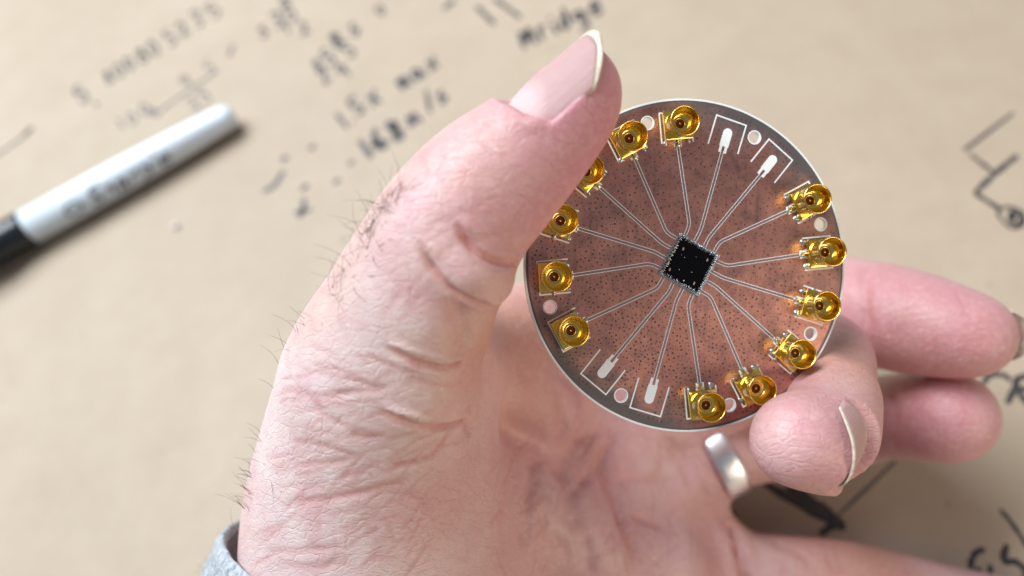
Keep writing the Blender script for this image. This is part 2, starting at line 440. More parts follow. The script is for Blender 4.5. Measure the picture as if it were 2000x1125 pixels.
plate('copper_face', 24.7, 1.10, -0.028, 0.0, M_cu)
M_line = new_mat('trace_metal', (0.26, 0.19, 0.20), 0.4, 0.6)

def rot2(x, y, a): return x * math.cos(a) - y * math.sin(a), x * math.sin(a) + y * math.cos(a)
def strip2(path, w, z):
    p = np.asarray(path, float); t = np.gradient(p, axis=0); t /= np.linalg.norm(t, axis=1)[:, None]
    s = np.c_[-t[:, 1], t[:, 0]]; V, F = [], []
    for i in range(len(p)):
        for sg in (-1, 1): V.append((*(p[i] + sg * s[i] * w / 2), z))
    for i in range(len(p) - 1): F.append((2 * i, 2 * i + 2, 2 * i + 3, 2 * i + 1)[::-1])
    F = [f[::-1] if True else f for f in F]
    return V, F
def fillet(a, b, c, r):
    a, b, c = map(np.asarray, (a, b, c)); u = (a - b) / np.linalg.norm(a - b); v = (c - b) / np.linalg.norm(c - b)
    p0, p1 = b + u * r, b + v * r
    return [a] + [(1 - t) ** 2 * p0 + 2 * t * (1 - t) * b + t * t * p1 for t in np.linspace(0, 1, 7)] + [c]
EXIT = [(-0.62, 4.30), (0.95, 3.55), (2.45, 2.72), (3.98, 1.92)]
BEND = [(0.14, 6.01), (1.92, 5.33), (3.04, 4.0), (4.81, 3.44)]
for k in range(16):
    j, rr = k % 4, -math.radians(90) * (k // 4)
    e = rot2(*EXIT[j], rr); b = rot2(*BEND[j], rr)
    end = (18.0 * math.cos(SLOT[k]), 18.0 * math.sin(SLOT[k]))
    path = np.array(fillet(e, b, end, 0.75))
    V, F = strip2(path, 0.52, 0.012); t = bobj('trace_gap', V, F, M_silk)
    V, F = strip2(path, 0.335, 0.022); bobj('trace_line', V, F, M_line, t)
def slot_xy(k, r, s):
    a = SLOT[k]; return r * math.cos(a) - s * math.sin(a), r * math.sin(a) + s * math.cos(a)
EMPTY = (1, 2, 9, 10)
for k in range(16):
    ro = 23.05; w = 2.45; ln = 4.7; lw = 0.22
    def box(r0, r1, s0, s1):
        return ([(*slot_xy(k, r, s), 0.014) for r, s in ((r0, s0), (r1, s0), (r1, s1), (r0, s1))], [(0, 1, 2, 3)])
    V, F = merge([box(ro - ln, ro, -w - lw / 2, -w + lw / 2), box(ro - ln, ro, w - lw / 2, w + lw / 2), box(ro - lw, ro, -w + lw / 2, w - lw / 2)])
    bobj('printed_frame', V, F, M_silk)
    # landing pad: rounded bar with a forked inner end
    r0, r1, hw = 17.75, 21.6, 0.72
    if k not in EMPTY: r1 = 19.6
    pts = [(r0, -.62), (r0, -.22), (r0 + 1.0, -.22), (r0 + 1.0, .22), (r0, .22), (r0, .62), (r0 + 1.0, .62), (r0 + 1.0, hw)]
    if k in EMPTY: pts += [(r1 - hw + hw * math.sin(t), hw * math.cos(t)) for t in np.linspace(0, math.pi, 13)]
    else: pts += [(r1, hw), (r1, -hw)]
    pts += [(r0 + 1.0, -hw), (r0 + 1.0, -.62)]
    V = [(*slot_xy(k, r, s), 0.034) for r, s in pts] + [(*slot_xy(k, r, s), 0.0) for r, s in pts]
    n = len(pts); F = [tuple(range(n))] + [((i + 1) % n, i, n + i, n + (i + 1) % n) for i in range(n)]
    bobj('solder_pad', V, F, M_silk)
for a in HOLE:
    V, F = [], []
    for i in range(28):
        t = 2 * math.pi * i / 28
        for r in (0.92, 1.09): V.append((RH * math.cos(a) + r * math.cos(t), RH * math.sin(a) + r * math.sin(t), 0.0))
    for i in range(28):
        i2 = (i + 1) % 28; F.append((2 * i, 2 * i + 1, 2 * i2 + 1, 2 * i2))
    V = [(x, y, -0.012) for x, y, z in V]
    bobj('hole_ring', V, F, M_silk)

# plated through holes: hundreds of dark dots
M_via = new_mat('via_dark', (0.075, 0.042, 0.04), 0.6)
def seg_dist(p, a, b):
    ab = b - a; t = np.clip(((p - a) @ ab) / (ab @ ab), 0, 1); return np.linalg.norm(p - a - ab * t)
lines = []
for k in range(16):
    j, rr = k % 4, -math.radians(90) * (k // 4)
    lines.append((np.array(rot2(*BEND[j], rr)), np.array([18 * math.cos(SLOT[k]), 18 * math.sin(SLOT[k])])))
vp = []
for k in range(16):                                   # fence along the frames
    for s in np.arange(-2.9, 3.0, 0.72): vp.append(slot_xy(k, 23.6, s))
    for r in np.arange(18.6, 23.2, 0.8):
        for s in (-1.5, 1.5):
            if k in EMPTY: vp.append(slot_xy(k, r, s))
cand = rng.uniform(-24, 24, (20000, 2)); acc = []
for c in cand:
    r = np.hypot(*c)
    if r > 23.4 or r < 5.6: continue
    ang = math.atan2(c[1], c[0])
    lowerhalf = 0.5 - 0.5 * math.sin(ang + 0.5)
    if rng.random() > 0.6 + 0.4 * lowerhalf: continue
    if any(math.hypot(c[0] - RH * math.cos(a), c[1] - RH * math.sin(a)) < 1.7 for a in HOLE): continue
    if r < 18.5 and min(seg_dist(c, a, b) for a, b in lines) < 0.62: continue
    if any(abs((r - 20.5)) < 3.2 and abs(((ang - SLOT[k] + math.pi) % (2 * math.pi) - math.pi) * r) < 2.8 for k in range(16)): continue
    dmin = 0.5 + 0.3 * (1 - lowerhalf)
    if acc and np.min(np.hypot(*(np.array(acc) - c).T)) < dmin: continue
    acc.append(c)
    if len(acc) > 2300: break
V, F = [], []
for c in list(vp) + acc:
    r = rng.uniform(0.075, 0.17); o = len(V)
    for i in range(7):
        t = 2 * math.pi * i / 7; V.append((c[0] + r * math.cos(t), c[1] + r * math.sin(t), 0.006))
    F.append(tuple(range(o, o + 7)))
tag(bobj('plated_holes', V, F, M_via), kind='stuff')

# chip in the middle
M_chip = new_mat('black_silicon', (0.003, 0.003, 0.004), 0.2, 0, 0.12)
M_bond = new_mat('bond_metal', (0.62, 0.66, 0.70), 0.35, 0.8)
CR = 4.97; ch = math.radians(106.5)
def chip_sq(r): return [(r * math.cos(ch - math.pi / 2 * i), r * math.sin(ch - math.pi / 2 * i)) for i in range(4)]
def prism(poly, z0, z1):
    n = len(poly); V = [(x, y, z0) for x, y in poly] + [(x, y, z1) for x, y in poly]
    a = sum(poly[i][0] * poly[(i + 1) % n][1] - poly[(i + 1) % n][0] * poly[i][1] for i in range(n))
    F = [tuple(range(n))[::-1], tuple(range(n, 2 * n))] + [(i, (i + 1) % n, n + (i + 1) % n, n + i) for i in range(n)]
    if a < 0: F = [f[::-1] for f in F]
    return V, F
V, F = prism(chip_sq(CR - 0.42), 0.0, 0.30); chip = bobj('chip', V, F, M_chip)
V, F = [], []
for r in (CR - 0.36, CR + 0.12):
    V += [(x, y, 0.026) for x, y in chip_sq(r)]
F = [(i, (i + 1) % 4, 4 + (i + 1) % 4, 4 + i)[::-1] for i in range(4)]
F = [f[::-1] for f in F] if False else F
M_frame = new_mat('plating_grey', (0.30, 0.33, 0.37), 0.5, 0.5)
bobj('bond_frame', V, F, M_frame, chip)
parts = []
for sd in range(4):
    a, b = np.array(chip_sq(CR)[sd]), np.array(chip_sq(CR)[(sd + 1) % 4]); nrm = (a + b) / 2; nrm /= np.linalg.norm(nrm)
    for i in range(44):
        t = (i + .5 + rng.uniform(-.3, .3)) / 44; p = a + (b - a) * t; sk = (b - a) / np.linalg.norm(b - a) * rng.uniform(-.12, .12)
        q0, q1 = p - nrm * rng.uniform(.42, .72), p + nrm * rng.uniform(.0, .2) + sk
        parts.append(tube([(*q0, .30), (*(q0 * .6 + q1 * .4), .44), (*(q0 * .3 + q1 * .7), .36), (*q1, .03)], 0.028, 4, False))
V, F = merge(parts); tag(bobj('bond_wires', V, F, M_bond, chip), kind='stuff')
M_mark = new_mat('chip_mark', (0.42, 0.30, 0.26), 0.5, .3)
def chip_xy(a, b):      # unit square of the chip: a along first edge, b inwards
    q = [np.array(c) for c in chip_sq(CR)]; return q[0] + (q[1] - q[0]) * a + (q[3] - q[0]) * b
for a, b in ((.22, .27), (.80, .22), (.17, .80), (.78, .80)):
    c = chip_xy(a, b); d = rng.uniform(-.15, .15)
    poly = [(c[0] + .13 * math.cos(t) + .06 * math.sin(t), c[1] + .25 * math.sin(t)) for t in np.linspace(0, 2 * math.pi, 14, endpoint=False)]
    V, F = prism(poly, .30, .315); bobj('alignment_mark', V, F, M_mark, chip)
for a, b, s in ((.33, .42, .05), (.55, .28, .03), (.35, .70, .04), (.62, .62, .05), (.55, .86, .09), (.40, .03, .08), (.25, .40, .03)):
    c = chip_xy(a, b); poly = [(c[0] + s * 1.1 * math.cos(t), c[1] + s * math.sin(t)) for t in np.linspace(0, 2 * math.pi, 8, endpoint=False)]
    V, F = prism(poly, .30, .33); bobj('bright_speck', V, F, M_silk, chip)

# coaxial connectors
def gold_material():
    m = new_mat('gold_plating', (0.86, 0.56, 0.10), 0.17, 1.0); g = NT(m)
    co = g.n('ShaderNodeTexCoord').outputs['Object']
    nz = g.noise(co, 700, 3); g.l(g.mix(g.math('MULTIPLY', nz.outputs[0], .5), (1.0, 0.74, 0.22), (0.90, 0.62, 0.14)), g.b.inputs['Base Color'])
    g.l(g.math('ADD', g.math('MULTIPLY', g.noise(co, 1500, 3).outputs[0], 0.16), 0.10), g.b.inputs['Roughness'])
    return m
M_gold = gold_material()
M_diel = new_mat('brown_dielectric', (0.20, 0.045, 0.012), 0.35)
M_solder = new_mat('grey_solder', (0.42, 0.46, 0.49), 0.35, 0.8)
def bevel_box(x0, x1, y0, y1, z0, z1, b):
    bm = bmesh.new(); bmesh.ops.create_cube(bm, size=1)
    for v in bm.verts:
        v.co = Vector(((x0 + x1) / 2 + v.co.x * (x1 - x0), (y0 + y1) / 2 + v.co.y * (y1 - y0), (z0 + z1) / 2 + v.co.z * (z1 - z0)))
    bmesh.ops.bevel(bm, geom=list(bm.edges), offset=b, segments=2, affect='EDGES', profile=.5)
    bm.verts.index_update()
    r = ([v.co[:] for v in bm.verts], [[v.index for v in f.verts] for f in bm.faces]); bm.free(); return r
def lathe_z(prof, seg=40, cap0=False, cap1=False):
    V, F = [], []
    for r, z in prof:
        for k in range(seg):
            t = 2 * math.pi * k / seg; V.append((r * math.cos(t), r * math.sin(t), z))
    for i in range(len(prof) - 1):
        for k in range(seg):
            k2 = (k + 1) % seg; F.append((i * seg + k, i * seg + k2, (i + 1) * seg + k2, (i + 1) * seg + k))
    if cap0: F.append(tuple(range(seg))[::-1])
    if cap1: F.append(tuple((len(prof) - 1) * seg + k for k in range(seg)))
    return V, F
# local frame: x towards the rim of the board, y along the rim, z off the board
fl = [bevel_box(-2.15, 2.15, -2.15, 2.15, 0.12, 1.05, 0.12)]
for sx in (-1, 1):
    for sy in (-1, 1): fl.append(bevel_box(sx * 1.72 - .38, sx * 1.72 + .38, sy * 1.72 - .38, sy * 1.72 + .38, 0.0, 0.5, .06))
FLANGE = merge(fl)
BARREL = lathe_z([(1.9, 1.03), (1.92, 1.10), (2.0, 1.25), (2.04, 1.6), (2.04, 2.9), (2.10, 3.1), (2.19, 3.25), (2.22, 3.8), (2.21, 4.02), (2.15, 4.10),
                  (2.07, 4.08), (2.02, 3.95), (1.97, 3.4), (1.86, 2.7), (1.64, 2.1), (1.34, 1.74), (1.06, 1.60), (0.94, 1.62), (0.90, 1.74), (0.83, 1.79), (0.72, 1.77), (0.67, 1.66), (0.66, 1.02)], 48)
DIEL = lathe_z([(0.66, 1.25), (0.21, 1.25)], 24)
PIN = lathe_z([(0.22, 1.06), (0.20, 1.6), (0.15, 1.8), (0.06, 1.86)], 14, True, True)
SIG = bevel_box(-3.05, -2.1, -.17, .17, 0.06, 0.36, 0.08)
shared = {}
def shared_child(key, geo, mat, parent, smooth):
    if key not in shared:
        o = bobj(key, geo[0], geo[1], mat, parent, False); me = o.data
        if smooth:
            me.polygons.foreach_set('use_smooth', [True] * len(me.polygons))
        shared[key] = me; return o
    o = bpy.data.objects.new(key, shared[key]); COL.objects.link(o); o.parent = parent; return o
def blob(cx, cy, r, hh, n=12):
    V, F = [], []; ph = rng.random(4) * 6
    rings = [(1.0, 0), (.8, .55), (.45, .9)]
    for q, z in rings:
        for i in range(n):
            t = 2 * math.pi * i / n; w = r * q * (1 + .22 * math.sin(2 * t + ph[0]) + .16 * math.sin(3 * t + ph[1]))
            V.append((cx + w * math.cos(t), cy + w * math.sin(t), z * hh * (1 + .2 * math.sin(t + ph[2]))))
    for a in range(2):
        for i in range(n):
            i2 = (i + 1) % n; F.append((a * n + i, a * n + i2, (a + 1) * n + i2, (a + 1) * n + i))
    F.append(tuple(2 * n + i for i in range(n))); return V, F
n_conn = 0
for k in range(16):
    if k in EMPTY: continue
    rad = 20.85 + rng.uniform(-.12, .12); a = SLOT[k] + rng.uniform(-.03, .03)
    c = shared_child('connector', FLANGE, M_gold, board, False)
    c.location = (rad * .001 * math.cos(SLOT[k]), rad * .001 * math.sin(SLOT[k]), 0.00002); c.rotation_euler = (0, 0, a)
    shared_child('barrel', BARREL, M_gold, c, True); shared_child('dielectric', DIEL, M_diel, c, False)
    shared_child('center_pin', PIN, M_gold, c, True); shared_child('signal_pin', SIG, M_gold, c, False)
    sp = [blob(-2.35 + rng.uniform(-.1, .2), sy * (1.75 + rng.uniform(-.2, .25)), rng.uniform(.3, .55), rng.uniform(.2, .4)) for sy in (-1, 1)]
    sp += [blob(-2.9, rng.uniform(-.1, .1), .42, .16), blob(-2.5, .35, .2, .3), blob(-2.5, -.35, .2, .3)]
    if rng.random() < .6: sp.append(blob(rng.uniform(-1, 1), 2.35 * (1 if rng.random() < .5 else -1), .4, .3))
    V, F = merge(sp); bobj('solder', V, F, M_solder, c, True)

# ------------------------------------------------------------------ hand
# rows: image place, distance from the viewing position (mm), half width as seen there (px)
def chain(rows, n=5):
    rows = np.array([[*P(x, y, d), r * d / FPX] for x, y, d, r in rows])
    return smooth_poly(rows, n)
PALM = [chain(r, 6) for r in (
    [(740, 1290, 148, 225), (770, 1120, 152, 190), (900, 900, 158, 150), (1060, 740, 165, 120), (1150, 640, 170, 108)],
    [(800, 1300, 150, 220), (900, 1120, 158, 170), (1060, 960, 166, 125), (1250, 800, 172, 112)],
    [(860, 1320, 152, 210), (1000, 1180, 160, 160), (1160, 1040, 168, 115), (1325, 915, 174, 100)],
    [(900, 940, 147, 125), (1000, 1000, 151, 125), (1130, 1060, 156, 118), (1270, 1110, 161, 108)],
    [(900, 1360, 152, 200), (1060, 1250, 160, 160), (1220, 1150, 168, 125), (1365, 1085, 173, 92)],
)]
THENAR = [chain(r, 12) for r in (
    [(795, 605, 112, 150), (750, 720, 118, 180), (728, 880, 127, 212), (732, 1050, 136, 250), (752, 1270, 142, 262)],
    [(880, 720, 132, 95), (840, 900, 136, 120), (850, 1060, 142, 140)],
)]
WEB = [chain(r, 4) for r in (
    [(850, 700, 128, 110), (930, 690, 142, 95), (1040, 660, 158, 108)],
    [(900, 725, 136, 66), (985, 745, 143, 66), (1075, 805, 151, 58)],
)]
LOBES = [chain(r, 3) for r in ([(868, 492, 99.5, 40), (907, 523, 100.4, 54), (949, 544, 103.5, 57)], [(880, 600, 110, 40), (905, 640, 113, 48)])]
PAD = chain([(1626, 785, 124, 76), (1606, 828, 117, 84), (1562, 856, 112, 92), (1558, 862, 111.5, 90)], 4)
FINGERS = {
 'thumb': (chain([(740, 740, 119, 175), (797, 612, 112, 150), (832, 535, 109, 155), (868, 470, 107, 152), (905, 415, 106, 145), (958, 358, 106, 138), (1035, 287, 106, 120), (1096, 210, 106, 112), (1112, 184, 106, 103)], 6), 4.0),
 'index': (chain([(1150, 640, 170, 105), (1350, 600, 178, 100), (1560, 590, 174, 98), (1690, 610, 163, 103), (1790, 632, 154, 101), (1870, 650, 149, 89), (1896, 655, 148, 82)], 5), 6.0),
 'middle': (chain([(1250, 800, 172, 100), (1420, 740, 168, 92), (1560, 700, 156, 90), (1612, 700, 140, 88), (1624, 770, 127, 82), (1632, 840, 118, 77), (1632, 890, 113, 70), (1630, 900, 112, 66)], 5), 6.0),
 'ring': (chain([(1325, 915, 174, 92), (1410, 882, 172, 76), (1550, 862, 178, 70), (1665, 838, 182, 72), (1725, 815, 176, 80), (1775, 812, 166, 84), (1845, 814, 156, 90), (1860, 814, 154, 84)], 5), 5.0),
 'little': (chain([(1365, 1085, 173, 88), (1450, 1122, 172, 80), (1650, 1136, 171, 78), (1850, 1178, 170, 72), (2050, 1215, 170, 70)], 2), 5.0),
}
def unit(v): v = np.asarray(v, float); return v / np.linalg.norm(v)
# nail frames: origin at the middle of the cuticle, a towards the tip, n off the back of the finger
NAILS = {}
def nail_frame(key, org, a, n, L, half_w, R):
    a = unit(a); n = unit(np.asarray(n, float) - a * (np.asarray(n, float) @ a)); NAILS[key] = (np.asarray(org, float), a, n, np.cross(a, n), L, half_w, R)
_a = unit([0.72, 0.70, 0.02]); _p = unit([-0.70, 0.72, 0])
nail_frame('thumb', P(978, 213, 106) + np.array([0, 0, 3.4]) + unit([.70, -.72, 0]) * 1.1, _a, _p * math.cos(.55) + np.array([0, 0, 1]) * math.sin(.55), 15.2, 7.3, 7.9)
def sd_chain(p, ch):
    d = np.full(len(p), 1e3, np.float32)
    lo = (ch[:, :3] - ch[:, 3:]).min(0) - 12; hi = (ch[:, :3] + ch[:, 3:]).max(0) + 12
    ii = np.nonzero(((p > lo) & (p < hi)).all(1))[0]
    if len(ii) == 0: return d
    X, Y, Z = (np.ascontiguousarray(p[ii, c]) for c in range(3)); dd = np.full(len(ii), 1e6, np.float32)
    for i in range(len(ch) - 1):
        a = ch[i].astype(np.float32); ba = (ch[i + 1] - ch[i]).astype(np.float32); L = float(ba[:3] @ ba[:3]) + 1e-9
        x, y, z = X - a[0], Y - a[1], Z - a[2]
        h = np.clip((x * ba[0] + y * ba[1] + z * ba[2]) / np.float32(L), 0, 1)
        x -= h * ba[0]; y -= h * ba[1]; z -= h * ba[2]
        np.minimum(dd, np.sqrt(x * x + y * y + z * z) - (a[3] + ba[3] * h), out=dd)
    d[ii] = dd
    return d
def smin(a, b, k):
    h = np.clip(0.5 + 0.5 * (b - a) / k, 0, 1)
    return b + (a - b) * h - k * h * (1 - h)
def smax(a, b, k): return -smin(-a, -b, k)
def hand_sdf(p):
    palm = sd_chain(p, PALM[0])
    for c in PALM[1:]: palm = smin(palm, sd_chain(p, c), 7.0)
    th = smin(sd_chain(p, THENAR[0]), sd_chain(p, THENAR[1]), 7.0)
    body = smin(palm, th, 6.0)
    web = smin(sd_chain(p, WEB[0]), sd_chain(p, WEB[1]), 2.0)
    body = smin(body, web, 3.0)
    out = body
    for nm, (c, k) in FINGERS.items():
        f = sd_chain(p, c)
        if nm == 'middle': f = smin(f, sd_chain(p, PAD), 4.0)
        if nm == 'thumb':
            for c2, k2 in zip(LOBES, (1.2, 2.0)): f = smin(f, sd_chain(p, c2), k2)
        r = smin(th if nm == 'thumb' else body, f, k)
        out = smin(out, r, 0.5)
    return out
LO = np.array([-74.0, -92.0, -200.0]); HI = np.array([116.0, 42.0, -92.0]); VOX = 0.42
N = ((HI - LO) / VOX).astype(int) + 1
CB = 7                                                   # coarse step in voxels
gx = [np.arange(0, N[i] + CB, CB) for i in range(3)]
G = np.stack(np.meshgrid(*gx, indexing='ij'), -1); shp = G.shape[:3]
Dc = hand_sdf((LO + G.reshape(-1, 3) * VOX).astype(np.float32)).reshape(shp)
full = np.repeat(np.repeat(np.repeat(np.where(Dc > 0, 9, -9).astype(np.float32), CB, 0), CB, 1), CB, 2)[:N[0], :N[1], :N[2]]
near = np.abs(Dc) < CB * VOX * 0.95
for ax in range(3): near = near | np.roll(near, -1, ax)      # cells with a close corner
bandf = np.repeat(np.repeat(np.repeat(near, CB, 0), CB, 1), CB, 2)[:N[0], :N[1], :N[2]]
idx = np.argwhere(bandf)
vals = np.empty(len(idx), np.float32)
for s in range(0, len(idx), 400000):
    q = idx[s:s + 400000]; vals[s:s + 400000] = hand_sdf((LO + q * VOX).astype(np.float32))
full[tuple(idx.T)] = vals
def surface_nets(D):
    S = D < 0
    n = np.array(D.shape) - 1
    acc = np.zeros(tuple(n), np.int8)
    for i in (0, 1):
        for j in (0, 1):
            for k in (0, 1): acc += S[i:i + n[0], j:j + n[1], k:k + n[2]]
    act = (acc > 0) & (acc < 8); cells = np.argwhere(act)
    vid = np.full(tuple(n), -1, np.int32); vid[tuple(cells.T)] = np.arange(len(cells))
    pos = np.zeros((len(cells), 3)); cnt = np.zeros(len(cells))
    cor = [(i, j, k) for i in (0, 1) for j in (0, 1) for k in (0, 1)]
    dv = {c: D[cells[:, 0] + c[0], cells[:, 1] + c[1], cells[:, 2] + c[2]] for c in cor}
    for c in cor:
        for ax in range(3):
            if c[ax]: continue
            c2 = list(c); c2[ax] = 1; c2 = tuple(c2)
            a, b = dv[c], dv[c2]; m = (a < 0) != (b < 0); t = a[m] / (a[m] - b[m])
            base = np.array(c, float)[None].repeat(m.sum(), 0); base[:, ax] = t
            pos[m] += base; cnt[m] += 1
    pos = pos / cnt[:, None] + cells
    faces = []
    for ax in range(3):
        u, v = (ax + 1) % 3, (ax + 2) % 3
        a = [slice(None)] * 3; b = [slice(None)] * 3; a[ax] = slice(0, -1); b[ax] = slice(1, None)
        ch = S[tuple(a)] != S[tuple(b)]; e = np.argwhere(ch)
        ok = (e[:, u] > 0) & (e[:, v] > 0) & (e[:, u] < n[u]) & (e[:, v] < n[v]); e = e[ok]
        ins = S[tuple(e.T)]
        def at(du, dv_):
            q = e.copy(); q[:, u] += du; q[:, v] += dv_; return vid[tuple(q.T)]
        f = np.stack([at(-1, -1), at(0, -1), at(0, 0), at(-1, 0)], 1)
        f[~ins] = f[~ins][:, ::-1]
        faces.append(f)
    return pos, np.concatenate(faces)
hv, hf = surface_nets(full); del full, bandf
hv = LO + hv * VOX
hf = hf[(hf >= 0).all(1)]
# relax the grid steps
e = np.concatenate([hf[:, [0, 1]], hf[:, [1, 2]], hf[:, [2, 3]], hf[:, [3, 0]]]); e = np.concatenate([e, e[:, ::-1]])
deg = np.bincount(e[:, 0], minlength=len(hv)).astype(float); deg[deg == 0] = 1
def relax(a):
    s = np.stack([np.bincount(e[:, 0], a[e[:, 1], i], minlength=len(a)) for i in range(a.shape[1])], 1); return s / deg[:, None]
for it in range(14): hv = hv + 0.5 * (relax(hv) - hv)
def normals(v):
    nrm = np.cross(v[hf[:, 2]] - v[hf[:, 0]], v[hf[:, 3]] - v[hf[:, 1]])
    out = np.stack([sum(np.bincount(hf[:, c], nrm[:, i], minlength=len(v)) for c in range(4)) for i in range(3)], 1)
    return out / (np.linalg.norm(out, axis=1)[:, None] + 1e-12)
hn = normals(hv)
_a = unit([-.51, -.23, .83])
nail_frame('middle', P(1583, 855, 111) + np.array([-.6, -.95, 0]) - _a * 6.5 + unit([.94, -.09, .33]) * 7.2, _a, [.94, -.09, .33], 10.6, 6.9, 7.0)
_a = unit(P(1896, 655, 148) - P(1790, 632, 154))
nail_frame('index', P(1880, 652, 149) - _a * 3.5 + unit([.25, .30, -.85]) * 7.0, _a, [.25, .30, -.85], 16.9, 6.2, 7.0)
def carve_nail(key):
    """sink the skin under the nail plate so that it lies in its bed"""
    global hv
    o, a, n, b, L, hw, R = NAILS[key]; q = hv - o; s_ = q @ a; x = q @ n + R; y = q @ b
    rad = np.hypot(x, y); th = np.arctan2(y, x)
    edge = np.minimum(np.clip((s_ - 4.0 * (1 - np.sqrt(np.clip(1 - (np.abs(th) * R / hw * .93) ** 2.4, 0, 1))) + .05) / .9, 0, 1), np.clip((hw / R - np.abs(th)) * R / .7 + .0, 0, 1))
    tgt = R - 0.50 - 0.0035 * s_ * s_
    k = (rad > tgt) & (edge > 0) & (x > 0) & (rad < R + 6) & (s_ < L + 6)
    f = 1 + (tgt[k] / rad[k] - 1) * edge[k]
    hv[k] += (x[k] * (f - 1))[:, None] * n + (y[k] * (f - 1))[:, None] * b
carve_nail('thumb'); carve_nail('middle'); carve_nail('index')
hn = normals(hv)
# ---- folds and creases, each a line lying on the skin
bvh = BVHTree.FromPolygons(hv.tolist(), hf.tolist())
def cast(px, py):
    d = P(px, py, 1.0); d = d / np.linalg.norm(d)
    h = bvh.ray_cast(Vector((0, 0, 0)), Vector(d))
    return None if h[0] is None else np.array(h[0])
def skin_line(pts, n=5):
    q = []
    for x, y in pts:                                  # stop where the line would leave this part of the hand
        c = cast(x, y)
        if c is None or (q and abs(c[2] - q[-1][2]) > 7.5): continue
        q.append(c)
    if len(q) < 2: return None
    return smooth_poly(q, n) if len(q) > 2 else np.array([q[0] + (q[1] - q[0]) * t for t in np.linspace(0, 1, 5)])
def line_dist(line, reach):
    lo, hi = line.min(0) - reach, line.max(0) + reach
    ii = np.nonzero(((hv > lo) & (hv < hi)).all(1))[0]; p = hv[ii]
    best = np.full(len(ii), 1e9); tt = np.zeros(len(ii)); m = len(line) - 1
    for i in range(m):
        a, ba = line[i], line[i + 1] - line[i]; h = np.clip(((p - a) @ ba) / (ba @ ba + 1e-9), 0, 1)
        d = np.linalg.norm(p - a - h[:, None] * ba, axis=1); k = d < best; best[k] = d[k]; tt[k] = (i + h[k]) / m
    k = best < reach
    return ii[k], best[k], tt[k]
disp = np.zeros(len(hv)); red = np.zeros(len(hv))
def crease(pts, depth, w, puff=0.35, tint=0.5, t0=0.18, t1=0.18, hard=False, step=0.0):
    ln = skin_line(pts)
    if ln is None: return
    depth *= 0.75 if hard else (0.38 if w < 1 else 0.9); puff *= 0.55 if hard else 0.3
    if w < 1: w *= 0.8; tint = min(1, tint * 1.5)
    ii, d, t = line_dist(ln, 4.2 * w)
    fade = np.clip(t / t0, 0, 1) * np.clip((1 - t) / t1, 0, 1); fade = fade * fade * (3 - 2 * fade)
    wv = 1 + 0.25 * np.sin(t * 17 + pts[0][0])
    g = np.exp(-(d / w) ** 2); disp[ii] -= depth * fade * wv * g
    disp[ii] += depth * puff * fade * np.exp(-((d - 2.1 * w) / (0.95 * w)) ** 2)
    if step:                                          # flesh on the upper side rolls over the fold
        p0, p1 = ln[0], ln[-1]; dirv = p1 - p0; sgn = np.sign((hv[ii] - p0)[:, 1] * dirv[0] - (hv[ii] - p0)[:, 0] * dirv[1])
        disp[ii] += step * fade * (sgn > 0) * np.exp(-((d - 1.6 * w) / (1.5 * w)) ** 2)
    red[ii] = np.maximum(red[ii], tint * fade * np.exp(-(d / (1.1 * w)) ** 2))
def bulge(px, py, r, h):
    c = cast(px, py)
    if c is None: return
    d = np.linalg.norm(hv - c, axis=1); k = d < 3 * r; disp[k] += h * np.exp(-(d[k] / r) ** 2)
def ridge(pts, w, h):
    ln = skin_line(pts)
    if ln is None: return
    ii, d, t = line_dist(ln, 3 * w)
    disp[ii] += h * np.exp(-(d / w) ** 2) * np.clip(t / .2, 0, 1) * np.clip((1 - t) / .2, 0, 1)
# thumb folds
crease([(888, 428), (905, 462), (935, 496), (970, 511), (1012, 512)], 1.1, 0.55, .3, 1.0, .25, .02, True, .45)
crease([(815, 465), (841, 518), (872, 555), (912, 580), (945, 592), (966, 596)], 1.0, 0.6, .3, .9, .2, .02, True, .45)
crease([(876, 572), (893, 612), (899, 650), (880, 700)], 0.8, 1.5, .3, .4)
crease([(740, 668), (800, 698), (863, 712), (905, 700)], 0.9, 0.6, .3, .8, .3, .02, True, .5)
crease([(917, 473), (960, 460), (1010, 440)], 0.22, 0.6, .3, .3)
crease([(830, 440), (880, 425), (960, 395)], 0.15, 0.5, .3, .2)
crease([(775, 345), (785, 372), (788, 395)], 0.22, 0.45, .3, .3); crease([(820, 300), (830, 325), (838, 345)], 0.18, 0.45, .3, .25)
crease([(862, 285), (872, 310), (872, 335)], 0.14, 0.4, .3, .2); crease([(895, 300), (905, 330), (930, 350)], 0.10, 0.4, .3, .15)
crease([(940, 250), (968, 236), (1000, 240)], .2, .8, .2, .2)
ridge([(975, 222), (1000, 240), (1045, 240), (1075, 214)], 1.0, .32)
# ball of the thumb
crease([(725, 792), (773, 813), (823, 828), (878, 833), (916, 812)], 1.0, 0.65, .3, .9, .3, .05, True, .6)
crease([(882, 832), (850, 884), (802, 904), (752, 908)], 0.55, 0.8, .3, .8)
crease([(528, 984), (633, 975), (718, 958), (760, 946), (806, 934)], 0.5, 0.7, .4, .6)
crease([(549, 903), (633, 905), (701, 891)], 0.3, 0.5, .3, .5); crease([(566, 857), (640, 872), (712, 896)], 0.3, 0.5, .3, .55)
crease([(616, 777), (660, 772), (709, 762), (760, 760)], 0.42, 0.6, .35, .5); crease([(665, 738), (710, 748), (760, 758)], 0.4, 0.55, .35, .5)
crease([(676, 848), (715, 852), (758, 850)], 0.4, 0.7, .3, .5); crease([(612, 796), (650, 818), (690, 842)], 0.25, 0.5, .3, .45)
crease([(507, 1072), (600, 1074), (684, 1066)], 0.28, 0.7, .3, .4); crease([(532, 1098), (616, 1108), (701, 1093)], 0.25, 0.7, .3, .35)
